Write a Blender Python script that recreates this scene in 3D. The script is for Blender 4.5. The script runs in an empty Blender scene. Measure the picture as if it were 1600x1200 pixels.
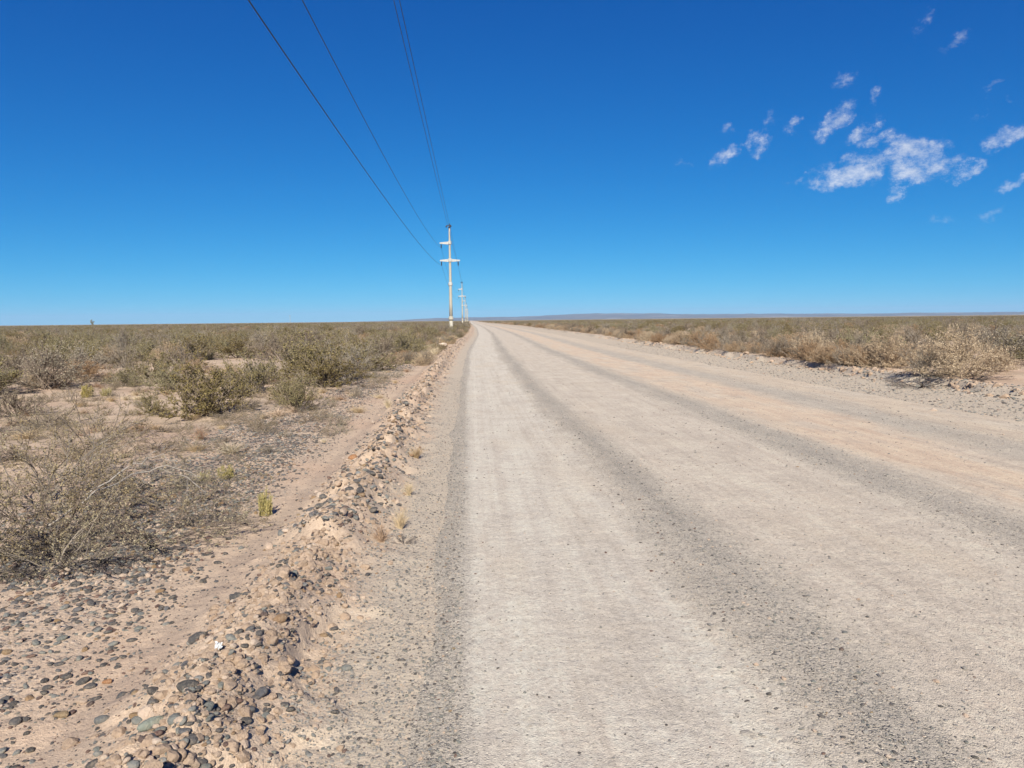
import bpy, math, random
import numpy as np
from mathutils import Vector, Matrix, Euler
R = math.radians
S = bpy.context.scene
COL = S.collection
rng = np.random.default_rng(11)
random.seed(5)

# ------------------------------------------------------------------ camera
cam = bpy.data.cameras.new('camera'); cam_o = bpy.data.objects.new('camera', cam); COL.objects.link(cam_o)
cam.sensor_width = 36; cam.lens = 24.97; cam.clip_start = 0.05; cam.clip_end = 60000
CAM = Vector((0, 0, 1.6))
cam_o.matrix_world = (Matrix.Translation(CAM) @ Matrix.Rotation(-math.atan(64/1110), 4, 'Z')
                      @ Matrix.Rotation(math.pi/2 - math.atan(100/1110), 4, 'X') @ Matrix.Rotation(-0.0106, 4, 'Z'))
S.camera = cam_o

# ------------------------------------------------------------------ light
SUN_EL, SUN_AZ = 37.0, 182.5          # behind the camera
S.view_settings.view_transform = 'Standard'; S.view_settings.look = 'None'
S.view_settings.gamma = 1; S.view_settings.exposure = 0.83
sd = Vector((math.sin(R(SUN_AZ))*math.cos(R(SUN_EL)), math.cos(R(SUN_AZ))*math.cos(R(SUN_EL)), math.sin(R(SUN_EL))))
sun = bpy.data.lights.new('sun', 'SUN'); sun.energy = 5.0; sun.angle = R(0.53); sun.color = (1.0, 0.955, 0.84)
sun_o = bpy.data.objects.new('sun', sun); COL.objects.link(sun_o)
sun_o.rotation_euler = (-sd).to_track_quat('-Z', 'Y').to_euler(); sun_o.location = (0, -20, 30)

# ------------------------------------------------------------------ node helper
class NT:
    def __init__(s, tree): s.t = tree; s.n = tree.nodes; s.l = tree.links
    def put(s, sock, v):
        if v is None: return
        if isinstance(v, bpy.types.NodeSocket): s.l.new(v, sock)
        else: sock.default_value = v
    def node(s, kind, ins=None, **props):
        nd = s.n.new(kind)
        for k, v in props.items(): setattr(nd, k, v)
        for k, v in (ins or {}).items(): s.put(nd.inputs[k], v)
        return nd
    def math(s, op, a, b=None, c=None, clamp=False):
        nd = s.n.new('ShaderNodeMath'); nd.operation = op; nd.use_clamp = clamp
        for i, v in enumerate((a, b, c)): s.put(nd.inputs[i], v)
        return nd.outputs[0]
    def vmath(s, op, a, b=None, out=0):
        nd = s.n.new('ShaderNodeVectorMath'); nd.operation = op
        s.put(nd.inputs[0], a); s.put(nd.inputs[1], b)
        return nd.outputs[out]
    def mix(s, f, a, b, mode='MIX'):
        nd = s.n.new('ShaderNodeMix'); nd.data_type = 'RGBA'; nd.blend_type = mode
        s.put(nd.inputs[0], f); s.put(nd.inputs[6], a); s.put(nd.inputs[7], b)
        return nd.outputs[2]
    def ramp(s, f, stops, interp='LINEAR'):
        nd = s.n.new('ShaderNodeValToRGB'); cr = nd.color_ramp; cr.interpolation = interp
        while len(cr.elements) < len(stops): cr.elements.new(0.5)
        for e, (p, c) in zip(cr.elements, stops):
            e.position = p; e.color = (c, c, c, 1) if not hasattr(c, '__len__') else (*c, 1)
        s.put(nd.inputs[0], f)
        return nd.outputs[0]
    def smooth(s, v, lo, hi):
        nd = s.n.new('ShaderNodeMapRange'); nd.interpolation_type = 'SMOOTHSTEP'
        s.put(nd.inputs[0], v); s.put(nd.inputs[1], lo); s.put(nd.inputs[2], hi)
        return nd.outputs[0]
    def noise(s, vec, scale, detail=4, rough=0.55, out=0):
        nd = s.n.new('ShaderNodeTexNoise'); s.put(nd.inputs['Vector'], vec)
        nd.inputs['Scale'].default_value = scale; nd.inputs['Detail'].default_value = detail
        nd.inputs['Roughness'].default_value = rough
        return nd.outputs[out]
    def voro(s, vec, scale, out='Distance', feature='F1', rand=1.0):
        nd = s.n.new('ShaderNodeTexVoronoi'); nd.feature = feature; s.put(nd.inputs['Vector'], vec)
        nd.inputs['Scale'].default_value = scale; nd.inputs['Randomness'].default_value = rand
        return nd.outputs[out]

# ------------------------------------------------------------------ sky
W = bpy.data.worlds.new('World'); S.world = W; W.use_nodes = True
W.node_tree.nodes.clear(); w = NT(W.node_tree)
sky = w.node('ShaderNodeTexSky', sky_type='NISHITA', sun_disc=False)
sky.sun_elevation = R(SUN_EL); sky.sun_rotation = R(SUN_AZ); sky.altitude = 400
sky.air_density = 0.6; sky.dust_density = 0.0; sky.ozone_density = 6.0
# one even colour grade over the whole sky: highlights rolled off, then each channel's contrast set like the photograph's deep blue
sp = w.node('ShaderNodeSeparateColor', {0: sky.outputs[0]})
def channel(c, gain, power): return w.math('MULTIPLY', w.math('POWER', w.math('DIVIDE', c, w.math('MULTIPLY_ADD', c, 1/14, 1.0)), power), gain)
grade = w.node('ShaderNodeCombineColor', {0: channel(sp.outputs[0], .052, 2.15), 1: channel(sp.outputs[1], .475, 1.20), 2: channel(sp.outputs[2], 1.16, .84)})
gen = w.node('ShaderNodeTexCoord').outputs['Generated']
# thin broken cumulus far away: each entry is (azimuth, elevation, half width, half height) in degrees plus weight
CLOUDS = [(16.6, 11.53, 1.19, 0.46, 0.6, 10),
          (19.89, 11.96, 1.95, 0.84, 0.85, 15),
          (22.15, 12.77, 0.96, 1.28, 0.85, -20),
          (20.0, 13.7, 0.9, 0.58, 0.5, 20),
          (22.8, 14.11, 0.76, 0.76, 0.4, 40),
          (24.26, 13.62, 1.13, 0.63, 0.65, 50),
          (27.46, 13.71, 2.08, 1.1, 1, 40),
          (25.53, 13.2, 0.75, 0.62, 0.4, 0),
          (28.29, 16.32, 1.43, 0.72, 0.5, 10),
          (29.78, 15.07, 0.95, 0.65, 0.8, 45),
          (29.22, 12.8, 1.58, 0.85, 0.75, 40),
          (30.16, 12.06, 1.33, 0.78, 0.8, 20),
          (28.27, 10.12, 3.59, 1.49, 1, 8),
          (32.45, 10.55, 3.69, 2.14, 1.1, -15),
          (31.05, 11.62, 1.5, 0.9, 0.7, 0),
          (35.35, 9.48, 1.39, 0.75, 0.95, 30),
          (24.66, 9.9, 1.15, 0.38, 0.6, 10),
          (31.34, 8.77, 1.09, 0.61, 0.65, 20),
          (31.29, 8.08, 0.85, 0.55, 0.75, 30),
          (37.5, 11.2, 1.46, 1.01, 0.85, 20),
          (38.06, 8.57, 1.47, 0.68, 0.85, 30),
          (37.17, 14.62, 0.88, 0.5, 0.5, 40),
          (37.73, 13.47, 0.88, 0.44, 0.45, 10),
          (36.38, 12.92, 0.79, 0.45, 0.45, 40),
          (32.5, 19.02, 1.01, 0.68, 0.4, 50),
          (34.66, 17.62, 1.45, 0.56, 0.5, 30),
          (37.35, 6.55, 1.38, 0.69, 0.28, 10),
          (34.49, 6.37, 1.78, 0.42, 0.25, 5)]
nz = w.noise(gen, 26, 7, 0.66, out=1)
warp = w.vmath('SCALE', w.vmath('SUBTRACT', nz, (0.5, 0.5, 0.5)), None)
warp.node.inputs[3].default_value = 0.045
pd = w.vmath('ADD', gen, warp)
acc = None
for az, el, rw, rh, wt, tilt in CLOUDS:
    c = Vector((math.sin(R(az))*math.cos(R(el)), math.cos(R(az))*math.cos(R(el)), math.sin(R(el))))
    ex = Vector((math.cos(R(az)), -math.sin(R(az)), 0)); ey = ex.cross(c) * -1
    if ey.z < 0: ey = -ey
    ct, st = math.cos(R(tilt)), math.sin(R(tilt))
    ax, ay = ex*ct + ey*st, ey*ct - ex*st
    dd = w.vmath('SUBTRACT', pd, tuple(c))
    a = w.vmath('DOT_PRODUCT', dd, tuple(ax / R(rw*.9)), out=1); b = w.vmath('DOT_PRODUCT', dd, tuple(ay / R(rh*.85)), out=1)
    r2 = w.math('MULTIPLY_ADD', a, a, w.math('MULTIPLY', b, b))
    front = w.math('MULTIPLY_ADD', r2, -wt, wt, clamp=True)
    acc = front if acc is None else w.math('MAXIMUM', acc, front)
fine = w.noise(w.vmath('MULTIPLY', gen, (1, 1, 1.5)), 42, 8, 0.70)
dens = w.smooth(w.math('MULTIPLY_ADD', w.math('SUBTRACT', fine, .5), 3.4, w.math('MULTIPLY', acc, .80)), 0.05, 1.50)
dens = w.math('MULTIPLY', dens, w.math('MULTIPLY', w.math('MINIMUM', w.math('MULTIPLY', acc, 2.5), 1.0), .74), clamp=True)
lit = w.mix(w.smooth(w.noise(gen, 45, 4), 0.35, 0.65), (4.1, 4.4, 5.0, 1), (5.5, 5.55, 5.8, 1))
skyc = w.mix(dens, grade.outputs[0], lit)
bg = w.node('ShaderNodeBackground', {'Color': skyc, 'Strength': 0.094})
w.l.new(bg.outputs[0], w.node('ShaderNodeOutputWorld').inputs[0])

S.render.engine = 'CYCLES'
S.cycles.use_denoising = True; S.cycles.denoising_prefilter = 'ACCURATE'; S.cycles.denoising_input_passes = 'RGB_ALBEDO_NORMAL'
W.cycles.sampling_method = 'MANUAL'; W.cycles.sample_map_resolution = 256
S.cycles.max_bounces = 4; S.cycles.diffuse_bounces = 2; S.cycles.glossy_bounces = 2; S.cycles.volume_bounces = 0
S.cycles.transparent_max_bounces = 8

# ------------------------------------------------------------------ numeric noise and terrain profile
def _h(ix, iy, seed):
    n = (ix.astype(np.int64)*374761393 + iy.astype(np.int64)*668265263 + seed*1442695041) & 0x7fffffff
    n = ((n ^ (n >> 13))*1274126177) & 0x7fffffff
    return ((n ^ (n >> 16)) & 0xffff)/65535.0
def vnoise(x, y, seed=0):
    x = np.asarray(x, float); y = np.asarray(y, float)
    ix, iy = np.floor(x), np.floor(y); fx, fy = x-ix, y-iy
    fx = fx*fx*(3-2*fx); fy = fy*fy*(3-2*fy)
    a, b = _h(ix, iy, seed), _h(ix+1, iy, seed); c, d = _h(ix, iy+1, seed), _h(ix+1, iy+1, seed)
    return (a*(1-fx)+b*fx)*(1-fy) + (c*(1-fx)+d*fx)*fy
def fbm(x, y, seed=0, oct=4, gain=0.5):
    s = 0; a = 1; t = 0
    for i in range(oct):
        s = s + a*vnoise(x*2**i, y*2**i, seed+i*17); t += a; a *= gain
    return s/t
def sst(x, lo, hi):
    t = np.clip((np.asarray(x, float)-lo)/(hi-lo), 0, 1); return t*t*(3-2*t)
_cy = [-400, -20, 0, 18, 36, 60, 80, 148, 250, 350, 700, 2000, 20000]
_cx = [-.15, -.15, -.15, -.22, -.12, .42, .85, 1.3, 1.0, .4, .4, .4, .4]
def edge_x(y): return np.interp(y, _cy, _cx)            # the road's verge on the pole side
ROAD_W = 8.35
def base_h(x, y):
    """ground and road level at (x, y)"""
    x = np.asarray(x, float); y = np.asarray(y, float)
    u = x - edge_x(y) + (fbm(x*0.2, y*0.35, 3)-.5)*0.25*sst(y, 2, 8)
    near = 1 - sst(y, 120, 400)
    z = 0.05*np.clip(1-((u-4.1)/4.3)**2, 0, 1)
    z = z + 0.018*np.exp(-((u-1.55)/.22)**2) + 0.02*np.exp(-((u-4.0)/.35)**2) + 0.012*np.exp(-((u-6.6)/.4)**2)
    # berm thrown up by the grader on the pole side
    bt = 0.35 + 0.9*fbm(x*1.3, y*0.8, 9, 3)
    k = -0.87 + 0.18*(vnoise(y*0.5, y*0+3, 4)-.5)
    z = z + 0.18*bt*np.where(u > k, np.exp(-((u-k)/.19)**2), np.exp(-((u-k)/.30)**2))*near
    rough = np.exp(-((u+.85)/.38)**2)*near
    rid = np.abs(fbm(x*5, y*4, 21, 3)-.5)*2
    z = z + rough*(0.085*(rid-.3) + 0.06*(fbm(x*15, y*13, 31, 3)-.5))
    step = sst(fbm(x*3.1+4, y*2.2, 41, 2), .50, .56)
    z = z + rough*0.09*step
    # scrub side
    l = sst(-u, 1.6, 5)
    z = z + l*(0.30*(fbm(x*.16, y*.16, 51, 3)-.5)+0.10*(fbm(x*.9, y*.9, 61, 3)-.5)) - 0.03*sst(-u, 1.1, 1.5)*(1-sst(-u, 1.7, 2.2))
    # far side shoulder and eroded lip
    r = sst(u, 8.6, 10.3)
    lip = sst(u + 0.9*(fbm(x*.8, y*.8, 71, 4)-.5), 10.15, 10.40)
    z = z + r*0.08 + lip*0.16*near + sst(u, 10.4, 14)*(0.3*(fbm(x*.16, y*.16, 81, 3)-.5)+.1*(fbm(x*.9, y*.9, 91, 3)-.5))
    z = z + 0.006*(fbm(x*9, y*9, 101, 2)-.5)*(1+3*(sst(-u, .4, .6)+sst(u, 8.4, 8.8)))
    z = z + 0.5*(fbm(x*.004, y*.004, 7, 2)-.5)*sst(np.abs(y), 80, 400)
    return z
def ground_h(x, y):
    u = np.asarray(x, float)-edge_x(y)
    under = sst(u, .25, .9)*(1-sst(u, 7.5, 8.1))
    return base_h(x, y) - 0.06*under
def top_h(x, y): return float(base_h(np.array([x]), np.array([y]))[0])

def grid_mesh(name, us, ys, hfun, attrs):
    U, Y = np.meshgrid(us, ys); X = U + edge_x(Y); Z = hfun(X, Y)
    co = np.stack([X, Y, Z], -1).reshape(-1, 3); nr, nc = U.shape
    i = (np.arange(nr-1)[:, None]*nc + np.arange(nc-1)[None, :]).reshape(-1)
    q = np.stack([i, i+1, i+1+nc, i+nc], 1)
    me = bpy.data.meshes.new(name)
    me.vertices.add(len(co)); me.vertices.foreach_set('co', co.reshape(-1))
    me.loops.add(q.size); me.loops.foreach_set('vertex_index', q.reshape(-1))
    me.polygons.add(len(q)); me.polygons.foreach_set('loop_start', np.arange(0, q.size, 4)); me.polygons.foreach_set('use_smooth', np.ones(len(q), bool))
    at = me.attributes.new('u', 'FLOAT', 'POINT'); at.data.foreach_set('value', U.reshape(-1).astype(np.float32))
    me.update(); me.validate()
    return me
def link(name, me, mat=None, parent=None, kind=None):
    o = bpy.data.objects.new(name, me); COL.objects.link(o)
    if mat is not None and len(me.materials) == 0: me.materials.append(mat)
    if parent is not None: o.parent = parent
    if kind: o['kind'] = kind
    return o
def tag(o, label, cat=None, group=None, kind=None):
    o['label'] = label
    if cat: o['category'] = cat
    if group: o['group'] = group
    if kind: o['kind'] = kind
    return o

# ------------------------------------------------------------------ materials
def new_mat(name):
    m = bpy.data.materials.new(name); m.use_nodes = True; m.node_tree.nodes.clear()
    return m, NT(m.node_tree)
def finish(m, n, color, rough=0.9, bump=None, strength=0.5, dist=0.01, spec=0.2, trans=None):
    p = n.node('ShaderNodeBsdfPrincipled', {'Base Color': color, 'Roughness': rough, 'Specular IOR Level': spec})
    if bump is not None:
        b = n.node('ShaderNodeBump', {'Strength': strength, 'Distance': dist, 'Height': bump})
        n.l.new(b.outputs[0], p.inputs['Normal'])
    out = n.node('ShaderNodeOutputMaterial')
    if trans:
        t = n.node('ShaderNodeBsdfTranslucent', {'Color': color})
        ms = n.node('ShaderNodeMixShader', {0: trans, 1: p.outputs[0], 2: t.outputs[0]})
        n.l.new(ms.outputs[0], out.inputs[0])
    else: n.l.new(p.outputs[0], out.inputs[0])
    return m
def c4(r, g, b): return (r, g, b, 1)

# gravel colour used on road, shoulder and stony ground
def gravel(n, P, scale, dark=(.07, .07, .075), mid=(.24, .22, .20), pale=(.56, .48, .40)):
    cellc = n.voro(P, scale, 'Color'); v = n.node('ShaderNodeSeparateColor', {0: cellc}).outputs[0]
    col = n.ramp(v, [(0, dark), (.3, (.14, .135, .13)), (.6, mid), (.85, (.38, .33, .28)), (1, pale)])
    return col, n.voro(P, scale, 'Distance')

m_road, n = new_mat('road_gravel')
P = n.node('ShaderNodeTexCoord').outputs['Object']
u = n.node('ShaderNodeAttribute', attribute_name='u').outputs['Fac']
sep = n.node('ShaderNodeSeparateXYZ', {0: P})
Pl = n.vmath('MULTIPLY', P, (1.0, 0.22, 1.0))
wu = n.math('ADD', u, n.math('MULTIPLY', n.math('SUBTRACT', n.noise(Pl, 0.9, 5, .6), .5), 0.62))
wu = n.math('ADD', wu, n.math('MULTIPLY', n.math('SUBTRACT', n.noise(P, 9, 6, .75), .5), 0.62))
wu = n.math('MULTIPLY_ADD', n.math('SUBTRACT', wu, u), n.math('MULTIPLY_ADD', n.smooth(u, .2, 1.1), .86, .14), u)
t = n.math('DIVIDE', wu, 9.0)
G1, G2, G3 = (.395, .340, .278), (.365, .316, .260), (.445, .380, .306)
L1, L2, OR, TN = (.548, .486, .408), (.535, .450, .362), (.570, .422, .300), (.535, .422, .312)
VG = (.430, .350, .272)
band = n.ramp(t, [(0, G3), (.004, G3), (.018, L1), (.140, L1), (.168, G3), (.186, G2), (.206, G3), (.236, L2), (.398, L2), (.425, G3), (.447, G1), (.472, G3),
                  (.515, OR), (.65, OR), (.69, G3), (.735, G3), (.78, TN), (.92, TN), (.955, G3), (1, VG)])
# loose gravel shows where the band is dark
loose = n.ramp(t, [(0, .8), (.006, .8), (.022, .2), (.145, .20), (.170, .6), (.188, .9), (.224, .28), (.395, .26), (.428, .6), (.45, .8), (.49, .22), (.64, .18), (.69, .5), (.76, .5), (.82, .22), (.92, .25), (.96, .8), (1, .85)])
band = n.mix(n.math('MULTIPLY', n.smooth(u, .03, -.16), .9), band, c4(.445, .376, .298))
brk = n.smooth(n.noise(n.vmath('MULTIPLY', P, (1, .3, 1)), 1.5, 5, .65), .44, .64)
band = n.mix(n.math('MULTIPLY', n.math('MULTIPLY', brk, n.smooth(u, .4, 1.0)), .70), band, c4(.505, .425, .340))
streak = n.noise(n.vmath('MULTIPLY', P, (1, .16, 1)), 5.5, 5, .65)
band = n.mix(.5, band, n.ramp(streak, [(.28, (.36, .35, .34)), (.5, (.5, .5, .5)), (.72, (.62, .615, .60))]), 'OVERLAY')
blot = n.noise(P, 2.2, 6, .68)
band = n.mix(.6, band, n.ramp(blot, [(.28, (.36, .355, .35)), (.5, (.5, .5, .5)), (.72, (.63, .62, .60))]), 'OVERLAY')
grain = n.noise(P, 26, 5, .75)
band = n.mix(.7, band, n.ramp(grain, [(.3, (.34, .335, .33)), (.5, (.5, .5, .5)), (.7, (.66, .66, .65))]), 'OVERLAY')
tyre = n.noise(n.vmath('MULTIPLY', P, (1, .012, 1)), 17, 3, .6)
band = n.mix(.45, band, n.ramp(tyre, [(.32, (.40, .395, .39)), (.5, (.5, .5, .5)), (.68, (.58, .58, .57))]), 'OVERLAY')
pink = n.smooth(n.noise(n.vmath('MULTIPLY', P, (1, .4, 1)), 0.8, 4, .6), .50, .72)
band = n.mix(n.math('MULTIPLY', pink, .5), band, c4(.52, .410, .300))
WG = dict(dark=(.10, .095, .085), mid=(.33, .295, .240), pale=(.68, .60, .48))
g1, d1 = gravel(n, P, 52, **WG); g2, d2 = gravel(n, P, 125, **WG); g3, d3 = gravel(n, P, 300, dark=(.2, .18, .155), mid=(.42, .36, .30), pale=(.66, .57, .47))
sel1 = n.math('MULTIPLY', n.smooth(n.noise(P, 37, 3, .6), .54, .64), loose)
sel2 = n.math('MULTIPLY', n.smooth(n.noise(P, 61, 3, .6), .46, .60), n.math('MULTIPLY_ADD', loose, .85, .15))
fin = n.mix(n.math('MULTIPLY_ADD', loose, .35, .22), band, g3)
fin = n.mix(n.math('MULTIPLY', sel2, .8), fin, g2)
fin = n.mix(n.math('MULTIPLY', sel1, n.math('LESS_THAN', d1, .42)), fin, g1)
bh = n.math('MULTIPLY_ADD', n.math('MULTIPLY', sel1, n.math('SUBTRACT', .5, d1)), 1.8, n.math('MULTIPLY', n.math('MULTIPLY', sel2, n.math('SUBTRACT', .6, d2)), .8))
bh = n.math('MULTIPLY_ADD', n.noise(P, 170, 3, .7), .35, bh)
bh = n.math('MULTIPLY_ADD', n.noise(P, 9, 4, .6), .9, bh)
finish(m_road, n, fin, .95, bh, .9, .017, .12)

m_ground, n = new_mat('desert_sand')
P = n.node('ShaderNodeTexCoord').outputs['Object']
u = n.node('ShaderNodeAttribute', attribute_name='u').outputs['Fac']
wu = n.math('ADD', u, n.math('MULTIPLY', n.math('SUBTRACT', n.noise(P, 0.7, 5, .6), .5), 1.1))
sand = n.ramp(n.noise(P, 1.1, 6, .6), [(.25, (.385, .270, .190)), (.5, (.46, .338, .243)), (.75, (.51, .375, .262))])
sand = n.mix(n.smooth(n.noise(P, .35, 4, .6), .47, .64), sand, c4(.45, .305, .212))
sand = n.mix(.5, sand, n.ramp(n.noise(P, 45, 5, .7), [(.3, (.36, .36, .36)), (.7, (.62, .62, .62))]), 'OVERLAY')
g1, d1 = gravel(n, P, 34, dark=(.045, .043, .045), mid=(.15, .13, .12), pale=(.50, .385, .30))
g2, d2 = gravel(n, P, 75, dark=(.12, .105, .095), mid=(.33, .27, .215), pale=(.62, .49, .38)); g3, d3 = gravel(n, P, 240, dark=(.2, .165, .135), mid=(.44, .345, .265), pale=(.64, .49, .37))
# stony apron beyond the sandy track, grey shoulder gravel along the far side of the road and on the near verge
stony = n.math('MULTIPLY', n.smooth(wu, -1.55, -2.05), n.smooth(wu, -5.2, -3.6))
stony = n.math('MULTIPLY', stony, n.smooth(n.noise(P, 1.0, 4, .6), .36, .56))
should = n.math('MULTIPLY', n.smooth(wu, 8.0, 8.5), n.smooth(wu, 10.9, 10.1))
verge = n.math('MULTIPLY', n.smooth(n.math('MULTIPLY_ADD', n.math('SUBTRACT', n.noise(P, 3, 5, .65), .5), .7, u), -.72, -.22), n.smooth(u, 1.2, .6))
cover = n.math('MAXIMUM', stony, n.math('MAXIMUM', should, verge))
soil = n.mix(n.math('MULTIPLY', n.math('MAXIMUM', should, verge), .85), sand, c4(.432, .366, .285))
soil = n.mix(.22, soil, g3)
soil = n.mix(n.math('MULTIPLY', n.smooth(n.noise(P, 50, 3), .54, .62), n.math('MULTIPLY_ADD', cover, .65, .16)), soil, g2)
s1 = n.math('MULTIPLY', n.math('LESS_THAN', d1, .40), n.math('MULTIPLY', n.smooth(n.noise(P, 15, 3), .40, .46), stony))
soil = n.mix(s1, soil, g1)
# far off the scrub litter and low plants close over the sand
far = n.smooth(n.node('ShaderNodeSeparateXYZ', {0: P}).outputs[1], 25, 160)
side = n.math('MAXIMUM', n.smooth(wu, -2.5, -4.5), n.smooth(wu, 10.6, 12.5))
litter = n.ramp(n.noise(P, 1.6, 6, .65), [(.3, (.145, .12, .07)), (.55, (.21, .175, .105)), (.75, (.32, .25, .16))])
soil = n.mix(n.math('MULTIPLY', n.math('MULTIPLY', far, side), .85), soil, litter)
nearl = n.math('MULTIPLY', side, n.smooth(n.noise(P, .9, 5, .65), .45, .6))
soil = n.mix(n.math('MULTIPLY', nearl, .38), soil, c4(.24, .18, .125))
bh = n.math('MULTIPLY_ADD', n.noise(P, 11, 5, .65), 1.4, n.math('MULTIPLY', n.noise(P, 120, 3, .7), .35))
bh = n.math('MULTIPLY_ADD', n.math('MULTIPLY', s1, n.math('SUBTRACT', .5, d1)), 2.0, bh)
finish(m_ground, n, soil, .95, bh, .8, .02, .12)

def stone_mat(name, cols, rough=.85, spec=.2):
    m, n = new_mat(name)
    P = n.node('ShaderNodeTexCoord').outputs['Object']
    r = n.node('ShaderNodeObjectInfo').outputs['Random']
    k = len(cols)
    base = n.ramp(r, [(i/max(1, k-1), c) for i, c in enumerate(cols)])
    col = n.mix(.55, base, n.ramp(n.noise(P, 2.2, 6, .7), [(.3, (.34, .34, .34)), (.7, (.66, .66, .66))]), 'OVERLAY')
    # dust lying in the upward hollows
    col = n.mix(n.math('MULTIPLY_ADD', n.smooth(n.noise(P, 1.7, 6, .75), .42, .70), .42, .08), col, c4(.40, .32, .235))
    speck = n.smooth(n.noise(P, 14, 3, .8), .60, .72); col = n.mix(n.math('MULTIPLY', speck, .35), col, c4(.5, .42, .34))
    return finish(m, n, col, rough, n.math('ADD', n.noise(P, 3.0, 6, .72), n.math('MULTIPLY', n.noise(P, 13, 4, .7), .3)), .6, .16, spec)
STONE = {
    'slate': stone_mat('stone_slate', [(.035, .037, .045), (.075, .075, .085), (.05, .052, .055), (.11, .115, .13)]),
    'grey': stone_mat('stone_grey', [(.13, .14, .145), (.20, .21, .20), (.15, .165, .155), (.25, .25, .245)]),
    'maroon': stone_mat('stone_maroon', [(.10, .055, .05), (.16, .085, .07), (.085, .06, .06)]),
    'ochre': stone_mat('stone_ochre', [(.26, .165, .08), (.30, .18, .10), (.25, .19, .105)]),
    'pale': stone_mat('stone_pale', [(.52, .38, .285), (.60, .475, .38), (.47, .335, .245)], .95, .12),
    'green': stone_mat('stone_green', [(.24, .27, .23), (.22, .25, .225)]),
    'orange': stone_mat('stone_orange', [(.36, .16, .065), (.36, .165, .07)]),
    'roadstone': stone_mat('stone_road', [(.24, .235, .235), (.34, .32, .295), (.42, .37, .32), (.20, .205, .21), (.50, .44, .38)], .9, .15),
    'clod': stone_mat('earth_clod', [(.455, .325, .235), (.41, .29, .208), (.50, .365, .27)], .98, .08),
}
def veg_mat(name, a, b, trans=.25, vary=.4):
    m, n = new_mat(name)
    g = n.node('ShaderNodeNewGeometry'); r = g.outputs['Random Per Island']
    o = n.node('ShaderNodeObjectInfo').outputs['Random']
    col = n.mix(r, c4(*a), c4(*b))
    hv = n.node('ShaderNodeHueSaturation', {'Hue': n.math('MULTIPLY_ADD', o, .018, .484), 'Saturation': n.math('MULTIPLY_ADD', o, -.35, 1.12),
                                            'Value': n.math('MULTIPLY_ADD', o, vary, 1-vary/2), 'Color': col})
    return finish(m, n, hv.outputs[0], .85, spec=.15, trans=trans)
V = {
    'olive_leaf': veg_mat('olive_leaf', (.145, .125, .050), (.31, .26, .12)),
    'olive_stem': veg_mat('olive_stem', (.13, .105, .075), (.26, .215, .155), 0),
    'straw_leaf': veg_mat('straw_leaf', (.31, .215, .12), (.48, .355, .21)),
    'straw_stem': veg_mat('straw_stem', (.20, .145, .09), (.36, .27, .17), 0),
    'grey_leaf': veg_mat('grey_leaf', (.19, .155, .10), (.34, .285, .20)),
    'grey_stem': veg_mat('grey_stem', (.11, .09, .07), (.27, .22, .17), 0),
    'mat_leaf': veg_mat('mat_leaf', (.20, .165, .09), (.42, .35, .205)),
    'mat_stem': veg_mat('mat_stem', (.09, .072, .055), (.26, .21, .16), 0),
    'yellow_leaf': veg_mat('yellow_leaf', (.26, .225, .065), (.56, .47, .19)),
    'yellow_stem': veg_mat('yellow_stem', (.17, .15, .05), (.30, .26, .09), 0),
    'rust_blade': veg_mat('rust_blade', (.34, .22, .13), (.52, .37, .24)),
    'tan_blade': veg_mat('tan_blade', (.48, .37, .21), (.66, .53, .33)),
    'dead': veg_mat('dead_wood', (.20, .17, .14), (.28, .24, .20), 0),
    'dark': veg_mat('dark_dead_twig_and_shade', (.045, .038, .036), (.12, .095, .08), 0),
}

# ------------------------------------------------------------------ ground and road
def geo(a, b, first, ratio):
    out = [a]; d = first
    while out[-1] < b: out.append(out[-1]+d); d *= ratio
    return np.array(out)
ys = np.concatenate([-geo(0, 300, .3, 1.25)[::-1][:-1], np.arange(0, 1.9, .1), geo(1.9, 15000, .026, 1.0125)])
us_g = np.concatenate([-geo(6, 13000, .12, 1.11)[::-1], np.arange(-5.93, -3.0, .07), np.arange(-3.0, .3, .03), np.arange(.3, 8.0, .35), np.arange(8.0, 11.6, .06), geo(11.65, 13000, .1, 1.11)])
ground = link('ground', grid_mesh('ground', us_g, ys, ground_h, None), m_ground, kind='structure')
tag(ground, 'pinkish sandy desert ground with stones under the scrub')
def road_h(x, y):
    u = np.asarray(x, float)-edge_x(y)
    wob = (fbm(np.asarray(x)*1.7, np.asarray(y)*.9, 201, 3)-.5)*.35
    return base_h(x, y) + 0.016 - 0.05*(1-sst(u+wob*.5, -.28, .05)) - 0.05*sst(u+wob, ROAD_W-.15, ROAD_W+.4)
ysr = ys[(ys > -120) & (ys < 6000)]
us_r = np.concatenate([np.arange(-.45, .5, .03), np.arange(.5, 8.0, .07), np.arange(8.0, 8.95, .04)])
road = link('road', grid_mesh('road', us_r, ysr, road_h, None), m_road, kind='structure')
tag(road, 'wide pale gravel road with grey windrows between the wheel tracks')

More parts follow.
